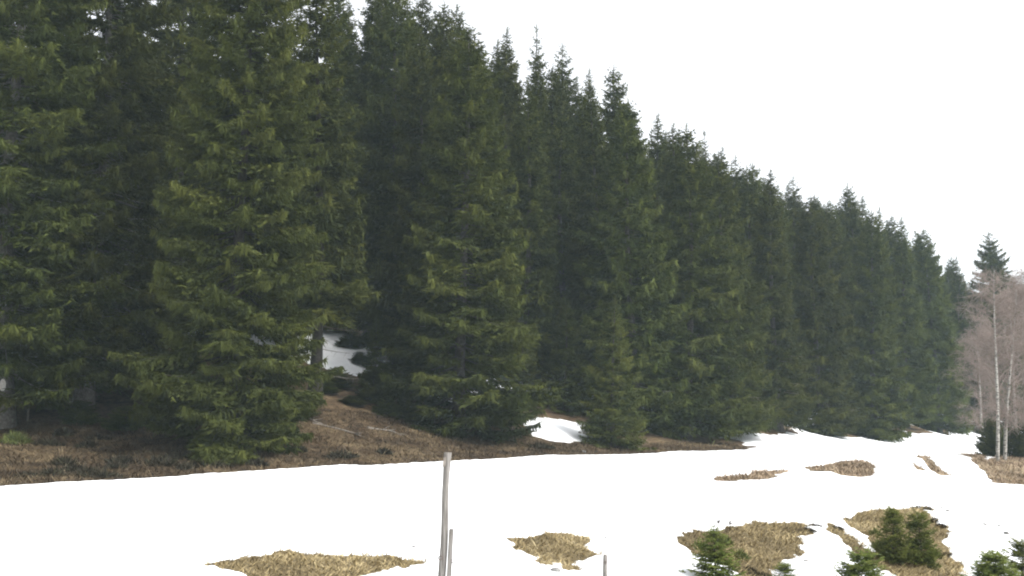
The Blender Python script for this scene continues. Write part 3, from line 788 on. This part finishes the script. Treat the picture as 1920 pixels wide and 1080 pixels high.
# ------------------------------------------------------------------ fallen branches, stones, stalks
def fallen(seed, L, r0):
    r = np.random.default_rng(seed); g = Geo()
    s = np.linspace(0, 1, 7)[:, None]
    ax = np.array([L, 0, 0]) * s + np.array([0, 0.10 * L, 0]) * np.sin(s * 3) + 0.02 * r.normal(size=(7, 3)) + np.array([0, 0, r0 * 0.8])
    g.tube(ax, np.linspace(r0, r0 * 0.35, 7), 7, 0.5)
    for e in range(6):
        b = ax[r.integers(1, 6)]; d = norm(np.array([0.6, r.choice([-1, 1]) * 0.7, r.uniform(0.0, 0.5)])) * r.uniform(0.3, 0.7)
        g.tube(np.stack([b, b + d]), np.array([r0 * 0.35, 0.006]), 4, 0.5, 0, False)
    return g.mesh('fallen_branch', [M['dead']], True)
for q, (px, py, L, rot, lab) in enumerate([
        (552, 776, 1.8, -0.5, 'pale fallen branch lying beside the skirted spruce on the bank'),
        (585, 792, 2.4, -0.25, 'long grey fallen branch lying down the brown bank below the dark bare trunk'),
        (690, 800, 1.7, 0.1, 'short grey fallen branch on the bank in front of the broad olive spruce'),
        (1085, 812, 1.4, 0.25, 'pale fallen branch between the white tongue of snow and the small spruce')]):
    x, y = march(px, py)
    o = link('fallen_branch', fallen(20 + q, L, 0.07)); o.location = (x, y, top_z(x, y) - 0.02); o.rotation_euler = (0, 0, rot)
    dz = top_z(x + L * math.cos(rot), y + L * math.sin(rot)) - top_z(x, y)
    o.rotation_euler = (0, -math.atan2(dz, L), rot)
    tag(o, lab, 'branch', 'fallen branches on the bank')

def stone(seed, s):
    r = np.random.default_rng(seed)
    nlat, nlon = 7, 10; v = []; ph = r.uniform(0, 6, 4)
    for a in range(nlat):
        th = math.pi * a / (nlat - 1)
        for b_ in range(nlon):
            la = 2 * math.pi * b_ / nlon
            k = 1 + 0.16 * math.sin(2 * la + ph[0]) * math.sin(th) + 0.14 * math.sin(3 * la + 2 * th + ph[1]) * math.sin(th) + 0.08 * r.normal() * math.sin(th)
            v.append((k * math.sin(th) * math.cos(la), 0.8 * k * math.sin(th) * math.sin(la), 0.62 * math.cos(th)))
    i = np.arange(nlat - 1)[:, None] * nlon; j = np.arange(nlon)[None]; k = (j + 1) % nlon
    q = np.stack([i + nlon + j, i + nlon + k, i + k, i + j], -1).reshape(-1)
    return mesh_np('stone', np.array(v) * s, q, np.full((nlat - 1) * nlon, 4), [M['stone']], None, True)
for q, (px, py, s, lab) in enumerate([
        (1042, 1073, 0.075, 'grey stone lying in the snow under the small patch of dry grass'),
        (1887, 1001, 0.075, 'dark rounded stone in clean snow above the rounded young spruce'),
        (1873, 986, 0.04, 'small dark stone in clean snow beside the rounded stone'),
        (1846, 985, 0.05, 'flat small stone in clean snow past the rounded stone'),
        (1776, 960, 0.06, 'dark stone in the snow above the patch with the twin young spruces'),
        (1765, 953, 0.04, 'tiny dark stone next to another at the top of the grass patch'),
        (1511, 1053, 0.045, 'small grey stone in the snow beside the thin spruce sprig'),
        (776, 1025, 0.035, 'tiny stone in the snow past the end of the long grass patch'),
        (1136, 1008, 0.03, 'tiny stone in the snow above the short fence stake'),
        (1094, 845, 0.13, 'pale stone on the groomed snow edge by the small pointed spruce')]):
    x, y = march(px, py)
    o = link('stone', stone(30 + q, s)); o.location = (x, y, top_z(x, y) + 0.15 * s); o.rotation_euler = (0, 0, q)
    tag(o, lab, 'stone', 'loose stones in the snow')

def stalk(seed, h):
    r = np.random.default_rng(seed); g = Geo()
    s = np.linspace(0, 1, 4)[:, None]
    ax = np.array([0.12 * h, 0, 0]) * s * s + np.array([0, 0, h]) * s
    g.tube(ax, np.linspace(0.006, 0.004, 4), 4, 0.2)
    n = 16
    P = ax[-1] + 0.02 * r.normal(size=(n, 3)); g.diamonds(P, norm(r.normal(size=(n, 3)) + np.array([0, 0, 1.0])) * 0.07, np.full(n, 0.012), np.full(n, 0.15), norm(r.normal(size=(n, 3))))
    return g.mesh('stalk', [M['litter']])
for px, py, h, lab in ((1345, 986, 0.17, 'dry dark stalk standing on the crest above the bushy young spruce'), (1368, 986, 0.14, 'second dry stalk, with a thicker head, above the bushy young spruce')):
    x, y = march(px, py)
    o = link('dry_stalk', stalk(int(px), h)); o.location = (x, y, gz(x, y) - 0.02)
    tag(o, lab, 'stalk', 'dry stalks on the crest')

# ------------------------------------------------------------------ fence posts
def box_mesh(name, sx, sy, sz, mat, bev=0.006):
    import bmesh
    bm = bmesh.new(); bmesh.ops.create_cube(bm, size=1)
    bmesh.ops.scale(bm, vec=(sx, sy, sz), verts=bm.verts)
    bmesh.ops.bevel(bm, geom=bm.edges[:], offset=bev, segments=2, affect='EDGES')
    me = bpy.data.meshes.new(name); bm.to_mesh(me); bm.free(); me.materials.append(mat)
    return me

dep = 12.6
ptop = pix_at(839, 848, dep); pbot = pix_at(829, 1085, dep)
zg = top_z(pbot[0], dep)
root = bpy.data.objects.new('fence_post', None); C.objects.link(root)
low = pbot + (pbot - ptop) * ((pbot[2] - zg) / (ptop[2] - pbot[2]))
root.location = (low[0], dep, zg)
tag(root, 'tall thin weathered wooden fence post with a short board beside its lower part', 'fence post')
rel = ptop - np.array(root.location)
g = Geo(); n = 16
s = np.linspace(-0.2, 1, n)[:, None]
ax = rel * s + np.stack([0.006 * np.sin(np.arange(n) * 0.9), 0.006 * np.cos(np.arange(n) * 1.1), 0 * np.arange(n)], 1)
rad = np.interp(s[:, 0], [-0.2, 0.3, 0.85, 0.88, 0.95, 1.0], [0.048, 0.045, 0.036, 0.044, 0.039, 0.044])
g.tube(ax, rad, 8, 0.5)
link('pole', g.mesh('pole', [M['post']], True), root)
for k, (px, py, hh) in enumerate([(843.5, 1048, 0.66)]):
    c = pix_at(px, py, dep - 0.055) - np.array(root.location)
    bd = Geo()
    o = link('board', box_mesh('board', 0.052, 0.026, hh, M['post']), root)
    o.location = c; o.rotation_euler = (0, math.radians(2.6), 0)
for px, py in ((831, 1046), (846, 1052)):
    c = pix_at(px, py, dep - 0.06) - np.array(root.location)
    g = Geo(); a = np.linspace(0, 6.28, 9)
    g.tube(c + np.stack([0.028 * np.cos(a) + (-0.03 if px < 840 else 0.03), 0 * a - 0.01, 0.02 * np.sin(a)], 1), np.full(9, 0.006), 5, 0.5)
    link('wire_staple', g.mesh('wire_staple', [M['iron']], True), root)
cc = pix_at(835, 856, dep - 0.05) - np.array(root.location)
o = link('splinter', box_mesh('splinter', 0.03, 0.02, 0.11, M['dead'], 0.004), root); o.location = cc + np.array([-0.01, 0.0, -0.06]); o.rotation_euler = (0, 0.12, 0)

p2 = pix_at(1134, 1040, 16.4); z2 = top_z(p2[0], 16.4)
root = bpy.data.objects.new('fence_stake', None); C.objects.link(root); root.location = (p2[0], 16.4, z2)
tag(root, 'short grey wooden fence stake sticking out of the snow', 'fence post')
g = Geo(); hz = p2[2] - z2
g.tube(np.array([[0, 0, -0.2], [0.0, 0, hz * 0.5], [0.006, 0, hz * 0.93], [0.006, 0, hz]]), np.array([0.036, 0.035, 0.034, 0.024]), 7, 0.5)
link('pole', g.mesh('stake', [M['post']], True), root)
g = Geo(); a = np.linspace(0, 6.28, 9)
g.tube(np.stack([0.025 * np.cos(a), 0 * a - 0.036, hz * 0.7 + 0.018 * np.sin(a)], 1), np.full(9, 0.005), 5)
link('wire_staple', g.mesh('wire_staple', [M['iron']], True), root)

# pale stake in the shade behind the bank, and the blaze on the big trunk
x, y = march(52, 786)
o = bpy.data.objects.new('wooden_stake', None); C.objects.link(o); o.location = (x, y, gz(x, y))
g = Geo(); g.tube(np.array([[0, 0, -0.2], [0.01, 0, 0.5], [0.0, 0, 0.95], [0, 0, 1.0]]), np.array([0.045, 0.042, 0.04, 0.02]), 7)
link('pole', g.mesh('stake_pole', [M['dead']], True), o)
tag(o, 'thin grey stake standing in the shade next to the blazed spruce', 'stake')
bl = pix_at(5, 722, 45.55)
loc = blaze_tree.matrix_basis.inverted() @ Vector(bl)
g = Geo()
zz = np.linspace(-0.5, 25, 14)
wb = np.stack([0.3 * np.sin(zz / 25 * 4 + 3), 0.3 * np.cos(zz / 25 * 3.1 + 3)], 1); wb -= wb[1]
cx_, cy_ = np.interp(loc.z, zz, wb[:, 0]), np.interp(loc.z, zz, wb[:, 1])
rr_ = 0.36 * (1 - zz / 25) ** 0.9 + 0.0075; rr_[1] *= 1.15
th0 = math.atan2(loc.y - cy_, loc.x - cx_); tr_ = np.interp(loc.z, zz, rr_) + 0.012
rows = []
for zq, wv in ((-0.22, 0.12), (-0.12, 0.24), (0.05, 0.27), (0.17, 0.2), (0.25, 0.06)):
    for e in np.linspace(-wv, wv, 5):
        rows.append((cx_ + math.cos(th0 + e) * tr_, cy_ + math.sin(th0 + e) * tr_, loc.z + zq))
qi = [(a * 5 + b_, a * 5 + b_ + 1, a * 5 + 6 + b_, a * 5 + 5 + b_) for a in range(4) for b_ in range(4)]
g.add(np.array(rows), np.array(qi).ravel(), np.full(16, 4), 0.5)
bo = link('blaze', g.mesh('blaze', [M['blaze']]), blaze_tree)
bo['label'] = 'pale weathered blaze on the bark'

# ------------------------------------------------------------------ haze
import bmesh
bm = bmesh.new(); bmesh.ops.create_cube(bm, size=1)
zlo, zhi = float(min(GZ.min(), SZ.min())) - 1.5, 62.0
bmesh.ops.scale(bm, vec=(1420, 1420, zhi - zlo), verts=bm.verts)
bmesh.ops.translate(bm, vec=(0, 0, (zhi + zlo) / 2), verts=bm.verts)
me = bpy.data.meshes.new('haze'); bm.to_mesh(me); bm.free()
hm = bpy.data.materials.new('haze_air'); hm.use_nodes = True
hm.node_tree.nodes.clear()
ho = hm.node_tree.nodes.new('ShaderNodeOutputMaterial'); hv = hm.node_tree.nodes.new('ShaderNodeVolumePrincipled')
hv.inputs['Color'].default_value = (0.74, 0.93, 1.0, 1); hv.inputs['Density'].default_value = 0.00034; hv.inputs['Anisotropy'].default_value = 0.2
hm.node_tree.links.new(hv.outputs[0], ho.inputs['Volume'])
me.materials.append(hm)
tag(link('haze', me), 'thin pale haze in the air over the whole slope', 'haze', kind='stuff')
print('tris', sum(sum(len(p.vertices) - 2 for p in m_.polygons) for m_ in bpy.data.meshes) if False else sum(len(m_.loops) - 2 * len(m_.polygons) for m_ in bpy.data.meshes), 'z', GZ.min(), GZ.max())
